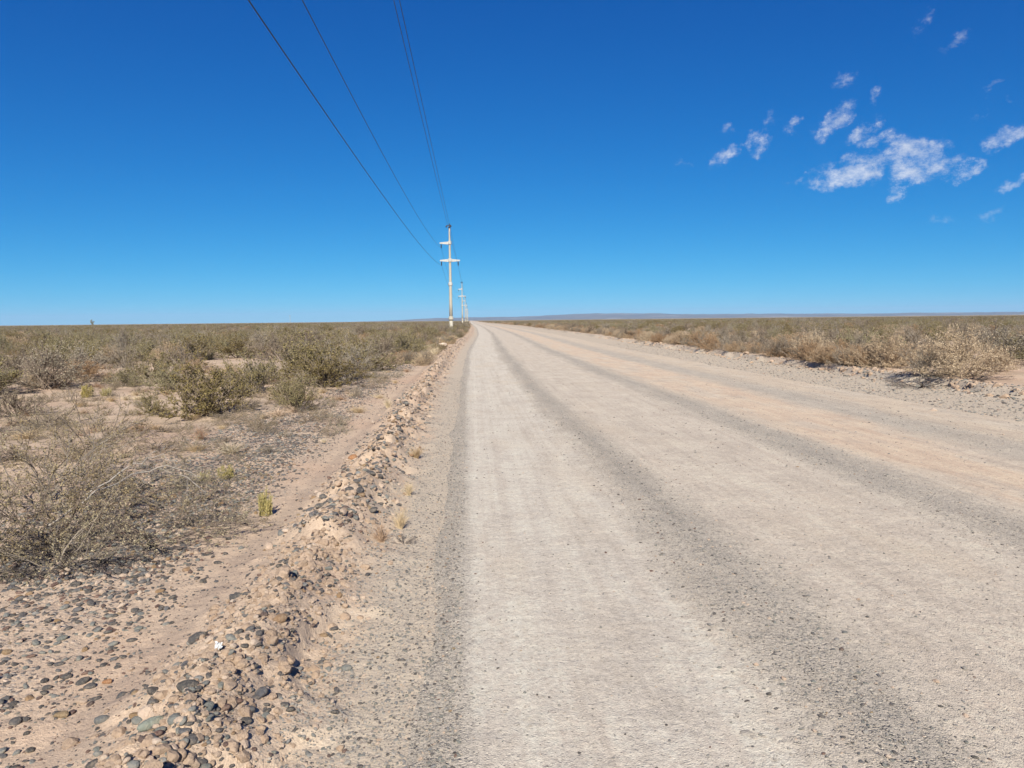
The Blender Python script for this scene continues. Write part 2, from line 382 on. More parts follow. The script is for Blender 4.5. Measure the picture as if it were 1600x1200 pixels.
# ------------------------------------------------------------------ far hills
m_hill, n = new_mat('far_hill')
P = n.node('ShaderNodeTexCoord').outputs['Object']
hc = n.ramp(n.noise(n.vmath('MULTIPLY', P, (1, 1, 8)), .0012, 5, .6), [(.35, (.08, .07, .06)), (.55, (.12, .10, .075)), (.72, (.30, .26, .21))])
finish(m_hill, n, hc, .95)
def hill_mesh():
    na, nr = 420, 10
    az = np.radians(np.linspace(-40, 66, na)); rr = np.linspace(13300, 19000, nr)
    A, Rr = np.meshgrid(az, rr); dg = np.degrees(A)
    prof = 40 + 110*np.exp(-((dg-10)/7.5)**2) + 48*np.exp(-((dg-24)/8)**2) + 35*np.exp(-((dg+1.5)/4.5)**2) + 30*np.exp(-((dg-40)/9)**2)
    prof = prof*(sst(dg, -13, -2)) + 0
    t = (Rr-13300)/5700
    Z = -12 + prof*sst(t, .05, .75)*(.72+.56*fbm(dg*.55, t*3, 301, 5)) 
    X, Y = Rr*np.sin(A), Rr*np.cos(A)
    co = np.stack([X, Y, Z], -1).reshape(-1, 3)
    i = (np.arange(nr-1)[:, None]*na + np.arange(na-1)[None, :]).reshape(-1)
    me = bpy.data.meshes.new('hills'); me.from_pydata(co.tolist(), [], np.stack([i, i+1, i+1+na, i+na], 1).tolist())
    me.polygons.foreach_set('use_smooth', np.ones(len(me.polygons), bool)); return me
tag(link('hills', hill_mesh(), m_hill, kind='structure'), 'low blue hills along the far horizon')

# ------------------------------------------------------------------ mesh builder
class MB:
    def __init__(s): s.v = []; s.f = []
    def tube(s, pts, rad, k=3, cap=True):
        pts = [Vector(p) for p in pts]; b = len(s.v); n = len(pts)
        for i, p in enumerate(pts):
            d = (pts[min(i+1, n-1)]-pts[max(i-1, 0)])
            d = d.normalized() if d.length > 1e-9 else Vector((0, 0, 1))
            a = d.cross(Vector((0, 0, 1)) if abs(d.z) < .9 else Vector((1, 0, 0))).normalized(); c = d.cross(a)
            r = rad[i] if hasattr(rad, '__len__') else rad
            for j in range(k):
                t = 2*math.pi*j/k; s.v.append(p + (a*math.cos(t)+c*math.sin(t))*r)
        for i in range(n-1):
            for j in range(k):
                q = (j+1) % k; s.f.append((b+i*k+j, b+i*k+q, b+(i+1)*k+q, b+(i+1)*k+j))
        if cap: s.f.append(tuple(b+j for j in range(k))[::-1]); s.f.append(tuple(b+(n-1)*k+j for j in range(k)))
    def leaf(s, p, d, side, l, w_):
        b = len(s.v); s.v += [p, p+d*l*.5+side*w_, p+d*l, p+d*l*.5-side*w_]; s.f.append((b, b+1, b+2, b+3))
    def lathe(s, prof, k=14, c=(0, 0)):
        b = len(s.v)
        for r, z in prof:
            for j in range(k):
                t = 2*math.pi*j/k; s.v.append(Vector((c[0]+r*math.cos(t), c[1]+r*math.sin(t), z)))
        for i in range(len(prof)-1):
            for j in range(k):
                q = (j+1) % k; s.f.append((b+i*k+j, b+i*k+q, b+(i+1)*k+q, b+(i+1)*k+j))
        s.f.append(tuple(b+j for j in range(k))[::-1]); s.f.append(tuple(b+(len(prof)-1)*k+j for j in range(k)))
    def box(s, lo, hi, taper=None):
        b = len(s.v); x0, y0, z0 = lo; x1, y1, z1 = hi
        s.v += [Vector(p) for p in ((x0, y0, z0), (x1, y0, z0), (x1, y1, z0), (x0, y1, z0), (x0, y0, z1), (x1, y0, z1), (x1, y1, z1), (x0, y1, z1))]
        s.f += [tuple(b+i for i in q) for q in ((3, 2, 1, 0), (4, 5, 6, 7), (0, 1, 5, 4), (1, 2, 6, 5), (2, 3, 7, 6), (3, 0, 4, 7))]
    def hexa(s, pts):
        b = len(s.v); s.v += [Vector(p) for p in pts]
        s.f += [tuple(b+i for i in q) for q in ((3, 2, 1, 0), (4, 5, 6, 7), (0, 1, 5, 4), (1, 2, 6, 5), (2, 3, 7, 6), (3, 0, 4, 7))]
    def mesh(s, name, smooth=False):
        me = bpy.data.meshes.new(name); me.from_pydata([tuple(v) for v in s.v], [], s.f)
        if smooth: me.polygons.foreach_set('use_smooth', np.ones(len(me.polygons), bool))
        return me
rv = lambda a, b: random.uniform(a, b)
def rdir():
    z = rv(-1, 1); t = rv(0, 2*math.pi); r = math.sqrt(1-z*z); return Vector((r*math.cos(t), r*math.sin(t), z))

def shrub_parts(stems, subs, twigs, ang, curl, leaves, lsize, lwid, thick, jitter=.22, reach=1.0, droop=0, base=.10, flat=1.0, low=.25, span=(.72, 1.08)):
    """branches fan out of one root crown; returns stem and foliage builders for a shrub about 1 m tall and 1 m in half width"""
    st, lf = MB(), MB()
    def grow(p, d, length, segs, up, r0, r1):
        pts = [p.copy()]; rad = []
        for i in range(segs):
            d = (d + rdir()*jitter + Vector((0, 0, up))).normalized()
            p = p + d*(length/segs); p.z = max(p.z, .01); pts.append(p.copy())
        rad = [r0+(r1-r0)*i/segs for i in range(segs+1)]
        return pts, rad, d
    for a in range(stems):
        az = rv(0, 2*math.pi); th = R(rv(*ang)); L = reach*rv(*span)
        d = Vector((math.sin(th)*math.cos(az), math.sin(th)*math.sin(az), math.cos(th)*flat))
        p0 = Vector((rv(-base, base), rv(-base, base), -.06))
        pts, rad, _ = grow(p0, d, L, 6, curl, thick*rv(.7, 1.2), thick*.3)
        st.tube(pts, rad, 3, False)
        for b in range(subs):
            i = min(5, int(rv(low*6, 6))); q = pts[i].lerp(pts[i+1], rv(0, 1)); dd = ((pts[i+1]-pts[i]).normalized() + rdir()*.75).normalized()
            if dd.z < -.1 and not droop: dd.z *= -.5
            sl = L*rv(.22, .48)*(1.15-.1*i)
            sp, sr, _ = grow(q, dd, sl, 3, curl*.7-droop, thick*.38, thick*.16)
            st.tube(sp, sr, 3, False)
            for c in range(twigs):
                i2 = int(rv(0, 3)); q2 = sp[i2].lerp(sp[i2+1], rv(0, 1)); d2 = ((sp[i2+1]-sp[i2]).normalized()+rdir()*.8).normalized()
                tp, tr, _ = grow(q2, d2, sl*rv(.25, .55), 2, curl*.5, thick*.17, thick*.10)
                st.tube(tp, tr, 3, False)
                for e in range(leaves):
                    i3 = int(rv(0, 2)); q3 = tp[i3].lerp(tp[i3+1], rv(0, 1)); ld = (rdir()+Vector((0, 0, .3))).normalized()
                    sd_ = ld.cross(rdir()).normalized(); l = lsize*rv(.6, 1.4)
                    lf.leaf(q3, ld, sd_, l, l*lwid)
    return st, lf
def tuft_parts(nb, spread, wid, seg=4):
    lf = MB()
    for i in range(nb):
        az = rv(0, 6.283); th = rv(.05, spread); L = rv(.55, 1.1); p = Vector((rv(-.16, .16), rv(-.16, .16), -.03))
        d = Vector((math.sin(th)*math.cos(az), math.sin(th)*math.sin(az), math.cos(th)))
        pts = [p]
        for k in range(seg):
            d = (d+rdir()*.14+Vector((math.cos(az), math.sin(az), -.35))*.10*k).normalized(); p = p+d*L/seg; p.z = max(p.z, .01); pts.append(p)
        lf.tube(pts, [wid*(1-.8*k/seg) for k in range(seg+1)], 3, False)
    return MB(), lf
def cushion_parts(cols):
    """upright fleshy spiny columns set with short pale spines"""
    st, lf = MB(), MB()
    for i in range(cols):
        az = rv(0, 6.283); r = rv(0, .55); p = Vector((r*math.cos(az), r*math.sin(az), -.04)); H = rv(.35, 1.0)*(1.1-.7*r)
        lean = Vector((math.cos(az)*.9*r, math.sin(az)*.9*r, 1)) + Vector((rv(-.45, .45), rv(-.45, .45), 0)); pts = [p]; rad = [.03]
        for k in range(7):
            p = p + (lean+rdir()*.12).normalized()*H/7; pts.append(p); rad.append(.036*(1+.5*(k % 2)) if k < 6 else .014)
        st.tube(pts, rad, 6)
        for k in range(170):
            j = random.randrange(7); q = pts[j].lerp(pts[j+1], rv(0, 1)); d = (rdir()+Vector((0, 0, .25))).normalized()
            lf.leaf(q+d*.055, d, d.cross(rdir()).normalized(), rv(.07, .19), .013)
    return st, lf

def build_kind(parts_list, leafm, stemm, key):
    out = []
    for i, (st, lf) in enumerate(parts_list):
        ms = st.mesh(key+'_stem') if st.v else None; ml = lf.mesh(key+'_foliage')
        if ms: ms.materials.append(V[stemm])
        ml.materials.append(V[leafm]); out.append((ms, ml))
    return out
KIND = {}
KIND['olive'] = build_kind([shrub_parts(28, 9, 4, (4, 82), .035, 8, .030, .28, .012, low=.22, span=(.70, 1.02), jitter=.2) for _ in range(5)], 'olive_leaf', 'olive_stem', 'olive')
KIND['straw'] = build_kind([shrub_parts(42, 10, 4, (3, 86), .02, 6, .034, .15, .009, low=.30, reach=.92, span=(.80, 1.0), jitter=.16) for _ in range(4)], 'straw_leaf', 'straw_stem', 'straw')
KIND['grey'] = build_kind([shrub_parts(28, 8, 4, (4, 82), .035, 5, .030, .20, .012) for _ in range(4)], 'grey_leaf', 'grey_stem', 'grey')
KIND['mat'] = build_kind([shrub_parts(16, 8, 4, (40, 87), .03, 7, .019, .30, .0085, reach=1.05, droop=.05, flat=.9, low=.15, jitter=.3) for _ in range(4)], 'mat_leaf', 'mat_stem', 'mat')
KIND['yellow'] = build_kind([cushion_parts(20) for _ in range(3)], 'yellow_leaf', 'yellow_stem', 'yellow')
KIND['rust'] = build_kind([tuft_parts(120, 1.1, .012) for _ in range(2)], 'rust_blade', 'grey_stem', 'rust')
KIND['tan'] = build_kind([tuft_parts(130, .9, .013) for _ in range(2)], 'tan_blade', 'grey_stem', 'tan')
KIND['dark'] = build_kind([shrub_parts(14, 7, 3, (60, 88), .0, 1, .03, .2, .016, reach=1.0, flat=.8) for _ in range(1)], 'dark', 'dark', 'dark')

def joined(pair, name):
    vs, fs, mi, mats = [], [], [], []
    for me in pair:
        if me is None: continue
        b = len(vs); vs += [tuple(v.co) for v in me.vertices]; fs += [tuple(b+i for i in p.vertices) for p in me.polygons]
        mi += [len(mats)]*len(me.polygons); mats.append(me.materials[0])
    me = bpy.data.meshes.new(name); me.from_pydata(vs, [], fs)
    for m in mats: me.materials.append(m)
    me.polygons.foreach_set('material_index', mi); return me

# instances of uncountable stuff
def scatter(name, protos, pts, rots, scls, idx, label, cat):
    coll = bpy.data.collections.new(name+'_shapes')
    for i, me in enumerate(protos):
        coll.objects.link(bpy.data.objects.new('%s_shape_%03d' % (name, i), me))
    me = bpy.data.meshes.new(name); N = len(pts)
    me.vertices.add(N); me.vertices.foreach_set('co', np.asarray(pts, np.float32).reshape(-1))
    a = me.attributes.new('rot', 'FLOAT_VECTOR', 'POINT'); a.data.foreach_set('vector', np.asarray(rots, np.float32).reshape(-1))
    a = me.attributes.new('scl', 'FLOAT_VECTOR', 'POINT'); a.data.foreach_set('vector', np.asarray(scls, np.float32).reshape(-1))
    a = me.attributes.new('pick', 'INT', 'POINT'); a.data.foreach_set('value', np.asarray(idx, np.int32))
    o = link(name, me, kind='stuff'); tag(o, label, cat)
    g = bpy.data.node_groups.new(name+'_scatter', 'GeometryNodeTree')
    g.interface.new_socket('Geometry', in_out='INPUT', socket_type='NodeSocketGeometry'); g.interface.new_socket('Geometry', in_out='OUTPUT', socket_type='NodeSocketGeometry')
    gi, go = g.nodes.new('NodeGroupInput'), g.nodes.new('NodeGroupOutput')
    ip = g.nodes.new('GeometryNodeInstanceOnPoints'); ci = g.nodes.new('GeometryNodeCollectionInfo')
    ci.inputs['Collection'].default_value = coll; ci.inputs['Separate Children'].default_value = True; ci.inputs['Reset Children'].default_value = True
    def named(nm, ty):
        x = g.nodes.new('GeometryNodeInputNamedAttribute'); x.data_type = ty; x.inputs['Name'].default_value = nm; return x.outputs['Attribute']
    mp = g.nodes.new('GeometryNodeMeshToPoints')
    g.links.new(gi.outputs[0], mp.inputs[0]); g.links.new(mp.outputs[0], ip.inputs['Points']); g.links.new(ci.outputs[0], ip.inputs['Instance'])
    ip.inputs['Pick Instance'].default_value = True
    g.links.new(named('pick', 'INT'), ip.inputs['Instance Index']); g.links.new(named('rot', 'FLOAT_VECTOR'), ip.inputs['Rotation']); g.links.new(named('scl', 'FLOAT_VECTOR'), ip.inputs['Scale'])
    g.links.new(ip.outputs[0], go.inputs[0])
    md = o.modifiers.new('scatter', 'NODES'); md.node_group = g
    return o
# ------------------------------------------------------------------ power line
m_conc, n = new_mat('concrete')
P = n.node('ShaderNodeTexCoord').outputs['Object']
cc = n.ramp(n.noise(n.vmath('MULTIPLY', P, (6, 6, .8)), 1.2, 6, .65), [(.3, (.25, .23, .19)), (.5, (.33, .305, .255)), (.75, (.40, .37, .315))])
finish(m_conc, n, cc, .9, n.noise(P, 40, 4), .3, .01)
m_arm, n = new_mat('pale_concrete')
P = n.node('ShaderNodeTexCoord').outputs['Object']
finish(m_arm, n, n.ramp(n.noise(P, 5, 5, .6), [(.3, (.30, .295, .28)), (.7, (.40, .395, .375))]), .8)
m_ins, n = new_mat('dark_porcelain'); finish(m_ins, n, c4(.035, .03, .035), .3, spec=.5)
m_wire, n = new_mat('aluminium_wire')
wp = n.node('ShaderNodeBsdfPrincipled', {'Base Color': c4(.022, .022, .026), 'Roughness': .6, 'Metallic': .0}); n.l.new(wp.outputs[0], n.node('ShaderNodeOutputMaterial').inputs[0])
PX, PY = -2.35, [88, 218, 347, 477, 607, 737]
HT, H_UP, H_LO, ARM = 13.25, 11.05, 8.95, 1.16
def shaft_r(z): return .235 - .0105*z
def pole_meshes():
    out = {}
    b = MB(); b.lathe([(shaft_r(z)*1.02, z) for z in (-.8, 1.6)], 18); b.lathe([(shaft_r(z), z) for z in (1.6, 4, 6.3, 8, 10, 12, HT-.35)], 18); out['shaft'] = b.mesh('shaft', True)
    for key, z in (('collar', 1.75), ('joint_ring', 5.9)):
        b = MB(); r = shaft_r(z)
        b.lathe([(r+.004, z-.02), (r+.075, z), (r+.09, z+.10), (r+.055, z+.34), (r+.004, z+.40)], 18); out[key] = b.mesh(key, False)
    def arm(z, left, right):
        b = MB(); r = shaft_r(z)+.075
        b.lathe([(r, z-.20), (r+.03, z-.17), (r+.03, z+.17), (r-.02, z+.22)], 18)
        for sg, on in ((-1, left), (1, right)):
            if not on: continue
            x0, x1 = sg*(r-.01), sg*(ARM+.06)
            h0, h1, w0, w1 = .17, .075, .13, .08
            b.hexa([(x0, -w0, z-.19), (x1, -w1, z-.10), (x1, w1, z-.10), (x0, w0, z-.19), (x0, -w0, z-.19+2*h0), (x1, -w1, z-.10+2*h1), (x1, w1, z-.10+2*h1), (x0, w0, z-.19+2*h0)])
        return b
    out['upper_crossarm'] = arm(H_UP, True, False).mesh('upper_crossarm'); out['lower_crossarm'] = arm(H_LO, True, True).mesh('lower_crossarm')
    b = MB(); z = -.10; prof = [(.018, 0), (.018, -.10)]
    for k in range(7):
        zz = -.12-k*.075; prof += [(.03, zz), (.085, zz-.03), (.085, zz-.045), (.03, zz-.055)]
    prof += [(.03, -.66), (.05, -.67), (.05, -.72), (.02, -.74)]
    b.lathe([(r*1.15, q) for r, q in prof][::-1], 12); out['insulator'] = b.mesh('insulator', True)
    b = MB(); z = HT-.35
    b.lathe([(shaft_r(z)+.03, z-.10), (shaft_r(z)+.05, z-.06), (shaft_r(z)+.05, z+.03), (.05, z+.06), (.04, z+.36), (.09, z+.38), (.09, z+.44), (.03, z+.46)], 12)
    b.hexa([(-.42, -.05, z+.14), (.22, -.05, z+.22), (.22, .05, z+.22), (-.42, .05, z+.14), (-.42, -.05, z+.24), (.22, -.05, z+.32), (.22, .05, z+.32), (-.42, .05, z+.24)])
    b.lathe([(.05, z+.0), (.09, z+.05), (.09, z+.12), (.05, z+.16)], 8, (-.38, 0)); b.lathe([(.05, z+.06), (.09, z+.1), (.09, z+.2), (.05, z+.24)], 8, (.17, 0))
    out['top_bracket'] = b.mesh('top_bracket')
    return out
PM = pole_meshes()
pole_lab = ['tall concrete power pole closest to the viewer, standing at the edge of the scrub', 'second concrete power pole along the road, small behind the tall one', 'third concrete power pole in the receding row', 'fourth concrete power pole in the receding row', 'fifth tiny concrete power pole far down the row', 'last tiny concrete power pole at the end of the row']
for i, y in enumerate(PY):
    gz = top_h(PX, y)
    p = bpy.data.objects.new('power_pole', None); COL.objects.link(p); p.location = (PX, y, gz)
    tag(p, pole_lab[i], 'power pole', 'power poles along the road')
    for key, mt in (('shaft', m_conc), ('collar', m_conc), ('joint_ring', m_arm), ('upper_crossarm', m_arm), ('lower_crossarm', m_arm), ('top_bracket', m_ins)):
        link(key, PM[key], mt, p)
    for dx, z in ((-1.03, H_UP), (-1.03, H_LO), (1.0, H_LO)):
        o = link('insulator', PM['insulator'], m_ins, p); o.location = (dx, 0, z-.10); o.scale = (1, 1, .75)
POLE_Z = [top_h(PX, y) for y in PY]
for X, z0, sag0, rad, lab in ((PX-1.03, H_LO-.65, 1.72, .012, 'dark power cable sagging from the pole-side end of the lower crossarms, lowest over the scrub'),
                              (PX-1.03, H_UP-.65, 2.15, .0105, 'dark power cable hung from the one-sided upper crossarms'),
                              (PX+.02, HT+.0, .28, .013, 'taut dark cable running along the very tops of the power poles'),
                              (PX+1.0, H_LO-.65, .65, .007, 'thin power cable hung from the road-side end of the lower crossarms')):
    pts = []
    spans = [(-42, 0.0)] + list(zip(PY, POLE_Z))
    for (ya, za), (yb, zb) in zip(spans[:-1], spans[1:]):
        for k in range(28 if ya > 0 else 60):
            t = k/(28 if ya > 0 else 60); pts.append((X, ya+(yb-ya)*t, z0+za+(zb-za)*t-4*sag0*t*(1-t)))
    pts.append((X, PY[-1], z0+POLE_Z[-1]))
    b = MB(); b.tube(pts, rad, 5); tag(link('power_cable', b.mesh('power_cable', True), m_wire), lab, 'power cable', 'overhead cables')

# ------------------------------------------------------------------ stones
def stone_mesh(name, seed, sub=2, ang=.0, sq=(1, 1, 1), flat=0):
    import bmesh
    bm = bmesh.new(); bmesh.ops.create_icosphere(bm, subdivisions=sub, radius=1)
    rs = random.Random(seed); pl = [(Vector((rs.uniform(-1, 1), rs.uniform(-1, 1), rs.uniform(-1, 1))).normalized(), rs.uniform(.55, .85)) for _ in range(flat)]
    wv = [(Vector((rs.uniform(-2, 2), rs.uniform(-2, 2), rs.uniform(-2, 2))), rs.uniform(0, 6.28)) for _ in range(6)]
    for v in bm.verts:
        c = v.co.copy(); k = 1+sum(math.sin(c.dot(a)*1.3+ph) for a, ph in wv)*.055 + rs.uniform(-1, 1)*ang
        c = c*k
        for nrm, d in pl:
            t = c.dot(nrm)-d
            if t > 0: c -= nrm*t*.9
        v.co = Vector((c.x*sq[0], c.y*sq[1], c.z*sq[2]))
    me = bpy.data.meshes.new(name); bm.to_mesh(me); bm.free()
    me.polygons.foreach_set('use_smooth', np.ones(len(me.polygons), bool) if ang < .05 and not flat else np.zeros(len(me.polygons), bool))
    return me
ROUND = [stone_mesh('pebble', 40+i, 2, 0, (1, [.72, .85, .62, .8, .68, .75, .82][i], [.5, .6, .42, .55, .62, .5, .66][i]), [0, 3, 0, 4, 2, 6, 5][i]) for i in range(7)]
for m_ in ROUND: m_.polygons.foreach_set('use_smooth', np.ones(len(m_.polygons), bool))
ANGU = [stone_mesh('chip', 70+i, 2, .035, (1, .8, .62), 6) for i in range(4)]
CLOD = [stone_mesh('clod', 90+i, 3, .075, (1, .8, .7), 9) for i in range(4)]
def with_mat(me, m):
    c = me.copy(); c.materials.clear(); c.materials.append(m); return c
# every pebble shape in every stone colour
PAL = ['slate', 'grey', 'maroon', 'ochre', 'pale']
SH = {}
for k in PAL: SH[k] = [with_mat(m, STONE[k]) for m in (ANGU if k == 'pale' else ROUND)]
for k in ('green', 'orange'): SH[k] = [with_mat(m, STONE[k]) for m in ROUND]
SH['clod'] = [with_mat(m, STONE['clod']) for m in CLOD]
SH['roadstone'] = [with_mat(m, STONE['roadstone']) for m in ROUND[:3]+ANGU[:2]]
SMALL = []; SM_IDX = {}
for k in PAL+['clod', 'roadstone']:
    SM_IDX[k] = []
    for m in SH[k]: SM_IDX[k].append(len(SMALL)); SMALL.append(m)

def pick_col(zone):
    r = random.random()
    if zone == 'berm': tb = (('slate', .36), ('grey', .54), ('maroon', .61), ('ochre', .65), ('pale', 1))
    elif zone == 'stony': tb = (('slate', .50), ('grey', .72), ('maroon', .84), ('ochre', .89), ('pale', 1))
    else: tb = (('slate', .16), ('grey', .36), ('maroon', .38), ('ochre', .385), ('pale', .46), ('roadstone', 1))
    for k, t in tb:
        if r < t: return k
cand = []          # (x, y, size, colour, zone)
def add_stones(N, ulo, uhi, ylo, yhi, smin, smax, zone, power=2.2, mask=None):
    """sizes follow a falling law; density follows 1/y so the ground near the camera is densest"""
    y = ylo*(yhi/ylo)**rng.random(N); uu = rng.uniform(ulo, uhi, N)
    keep = rng.random(N) < mask(uu, y) if mask else np.ones(N, bool)
    sz0 = smin*(smax/smin)**(rng.random(N)**power); xx = uu+edge_x(y)
    for i in np.nonzero(keep)[0]: cand.append((float(xx[i]), float(y[i]), float(sz0[i]), pick_col(zone), zone))
bermk = lambda u_, y_: np.exp(-((u_+.88)/.28)**2)
ed = lambda a, b: sst(fbm(a*.9, b*.9, 501, 3), .34, .56)
add_stones(28000, -1.55, -.35, 2.0, 30, .003, .022, 'berm', 2.6, bermk)
add_stones(4200, -1.4, -.40, 2.0, 40, .009, .032, 'berm', 2.3, bermk)
add_stones(16000, -3.6, -1.42, 2.0, 26, .004, .026, 'stony', 2.6, lambda a, b: (.12+ed(a, b))*sst(-a, 1.40, 1.75))
add_stones(42000, -4.2, -1.75, 4.5, 45, .007, .026, 'stony', 2.0, lambda a, b: (.12+.9*ed(a, b))*sst(-a, 1.75, 2.1)*(1-sst(-a, 3.2, 4.2)))
add_stones(4500, -1.75, -1.1, 2.0, 20, .003, .012, 'stony', 2.6)
add_stones(2600, -3.4, -1.40, 2.0, 5.5, .010, .032, 'stony', 2.2, lambda a, b: sst(-a, 1.40, 1.7)*(.3+.7*ed(a, b)))
add_stones(12000, -2.9, -1.70, 4.2, 26, .006, .028, 'stony', 2.0, lambda a, b: np.exp(-((a+2.25)/.38)**2))
add_stones(5000, -1.4, -.45, 5.0, 70, .014, .050, 'berm', 2.0, bermk)
wind = lambda a, b: np.minimum(1, .30 + np.exp(-((a-1.6)/.25)**2) + .9*np.exp(-((a-4.0)/.45)**2)+.5*np.exp(-((a-6.6)/.45)**2)+.8*np.exp(-((a-.02)/.12)**2))
add_stones(56000, -.40, 8.2, 2.0, 20, .0026, .009, 'road', 2.6, wind)
add_stones(12000, .9, 5.2, 2.0, 14, .004, .013, 'road', 2.4, lambda a, b: np.exp(-((a-1.65)/.28)**2)+.8*np.exp(-((a-4.0)/.4)**2))
add_stones(11000, .1, 8.2, 7.0, 60, .007, .018, 'road', 2.4, wind)
add_stones(5000, 1.0, 3.2, 2.0, 8, .003, .015, 'road', 2.8, lambda a, b: np.exp(-((a-1.75)/.45)**2))
add_stones(20000, -.62, .10, 2.0, 20, .003, .012, 'road', 2.4)
add_stones(9000, 8.3, 10.5, 8.0, 45, .008, .034, 'road', 2.2)
add_stones(1800, 9.8, 10.8, 8.0, 45, .012, .045, 'stony', 1.8)
# single stones that stand out in the photograph: x, y, half length, turn, colour, label
SPECIAL = [
    (-1.21, 2.59, .048, 40, 'green', 'flat grey-green cobble at the foot of the stony berm, largest of the rounded stones'),
    (-1.68, 3.21, .022, 10, 'orange', 'rust orange pebble with a dark end on the bare sand'),
    (-1.04, 3.85, .060, 70, 'clod', 'large pale caliche lump on the crest of the berm'),
    (-1.30, 3.30, .042, 55, 'slate', 'dark oval slate stone on the sandy track beside the berm'),
    (-1.28, 3.80, .036, 35, 'slate', 'dark elongated stone lying alone on the sandy track'),
    (-1.72, 2.92, .028, 15, 'ochre', 'mustard brown pebble among the dark stones'),
    (-1.51, 2.82, .030, 20, 'grey', 'blue-grey flat pebble lying alone on the pale sand'),
    (-1.28, 2.72, .040, 65, 'pale', 'pale pink angular stone beside the grey-green cobble'),
    (-.93, 3.32, .040, 20, 'ochre', 'amber coloured pebble set in the berm'),
    (-.86, 2.78, .036, 80, 'slate', 'thick dark stone standing on the road-side flank of the berm'),
    (-1.10, 2.66, .040, 30, 'slate', 'dark slate stone leaning against the pale clods of the berm'),
    (-.60, 3.20, .026, 10, 'grey', 'grey pebble lying on the sand between berm and road'),
    (1.02, 2.49, .030, 15, 'roadstone', 'angular grey stone on the road beside the gravel windrow'),
    (1.21, 2.60, .022, 45, 'grey', 'small grey stone embedded in the road gravel'),
    (7.66, 11.29, .075, 10, 'pale', 'yellowish white rock at the edge of the road shoulder'),
    (-1.66, 43.8, .32, 10, 'pale', 'white boulder beside the berm near the tall power pole'),
    (-1.97, 38.4, .30, 70, 'pale', 'low whitish boulder in the brush just before the white boulder'),
    (-2.02, 5.9, .052, 30, 'slate', 'dark angular stone at the tip of the grey mat shrub'),
    (-1.40, 8.3, .060, 10, 'orange', 'orange lump of earth beside the sandy track'),
]
SNAME = {'slate': 'dark slate', 'grey': 'grey', 'maroon': 'maroon brown', 'ochre': 'ochre', 'pale': 'pale pink', 'roadstone': 'dusty grey', 'clod': 'tan', 'green': 'grey-green', 'orange': 'orange'}
def z_tilt(x, y): return top_h(x, y)
for x, y, s, turn, colr, lab in SPECIAL:
    lst = SH[colr]; me = lst[(int(x*100) + int(y*10)) % len(lst)]
    o = bpy.data.objects.new('boulder' if s > .2 else 'stone', me); COL.objects.link(o)
    o.location = (x, y, z_tilt(x, y)+s*(.30 if colr != 'clod' else .35)); o.rotation_euler = (R(rv(-10, 10)), R(rv(-10, 10)), R(turn)); o.scale = (s, s, s)
    tag(o, lab, 'boulder' if s > .2 else 'stone')
sx = np.array([c[0] for c in cand]); sy = np.array([c[1] for c in cand]); ss = np.array([c[2] for c in cand])
sz = np.maximum(ground_h(sx, sy), np.where((sx-edge_x(sy) > -.44) & (sx-edge_x(sy) < 8.9), road_h(sx, sy), -9))
px_x = (sx-.058*sy)/np.maximum(sy, .5)
seen = (np.abs(px_x) < .74) & (sy > 2.25)
app = np.where(seen, ss/np.hypot(sy, 1.6), 0)
order = np.argsort(-app); NI = 270
LAND = [(-1.21, 2.59, 'the grey-green cobble'), (-1.04, 3.85, 'the pale caliche lump'), (-1.68, 3.21, 'the rust orange pebble'), (-.93, 3.32, 'the amber pebble'), (-1.77, 6.02, 'the upright yellow cushion plant'), (-.62, 5.05, 'the dry tufts on the berm'),
        (-2.2, 4.7, 'the grey mat shrub'), (1.02, 2.49, 'the angular road stone'), (-1.51, 2.82, 'the lone blue-grey pebble'), (-.6, 8.0, 'the far straw tuft'), (-1.30, 3.30, 'the dark oval slate stone'), (-1.28, 3.80, 'the lone elongated stone'), (-1.72, 2.92, 'the mustard brown pebble'),
        (-1.28, 2.72, 'the pale pink angular stone'), (-.86, 2.78, 'the thick dark stone'), (-1.10, 2.66, 'the leaning slate stone'), (-.60, 3.20, 'the grey verge pebble'), (-1.09, 2.97, 'the white scrap'), (-.9, 3.05, 'the gap below the amber pebble'), (-.85, 4.3, 'the crest past the caliche lump'),
        (-1.05, 2.45, 'the cobble end of the berm'), (-.75, 2.45, 'the road end of the berm'), (1.21, 2.6, 'the small embedded stone')]
for k in order[:NI]:
    x, y, s, colr, zone = cand[k]; lst = SH[colr]; me = lst[k % len(lst)]
    o = bpy.data.objects.new('pebble', me); COL.objects.link(o)
    o.location = (x, y, sz[k]+s*rv(-.08, .26)); o.rotation_euler = (rv(-.3, .3), rv(-.3, .3), rv(0, 6.28)); o.scale = (s, s, s*rv(.8, 1.1))
    near = min(LAND, key=lambda q: (q[0]-x)**2+(q[1]-y)**2)[2]
    size = 'large' if s > .034 else 'medium' if s > .024 else 'small'
    wz = {'berm': 'on the stony berm', 'stony': 'on the stony sand', 'road': 'on the gravel road'}[zone]
    shp = 'angular' if colr == 'pale' else ['smooth', 'blocky', 'flat', 'blunt', 'egg-shaped', 'faceted', 'rounded'][k % len(lst) % 7]
    lab = '%s %s %s pebble %s, near %s' % (size, shp, SNAME[colr], wz, near); tag(o, lab, 'pebble', lab.replace('pebble', 'pebbles', 1))
rest = order[NI:]
scl = ss[rest][:, None]*np.stack([np.ones(len(rest)), np.ones(len(rest)), rng.uniform(.8, 1.1, len(rest))], 1)
pz = np.stack([sx[rest], sy[rest], sz[rest]+ss[rest]*rng.uniform(-.15, .28, len(rest))], 1)
rot = np.stack([rng.uniform(-.35, .35, len(rest)), rng.uniform(-.35, .35, len(rest)), rng.uniform(0, 6.28, len(rest))], 1)
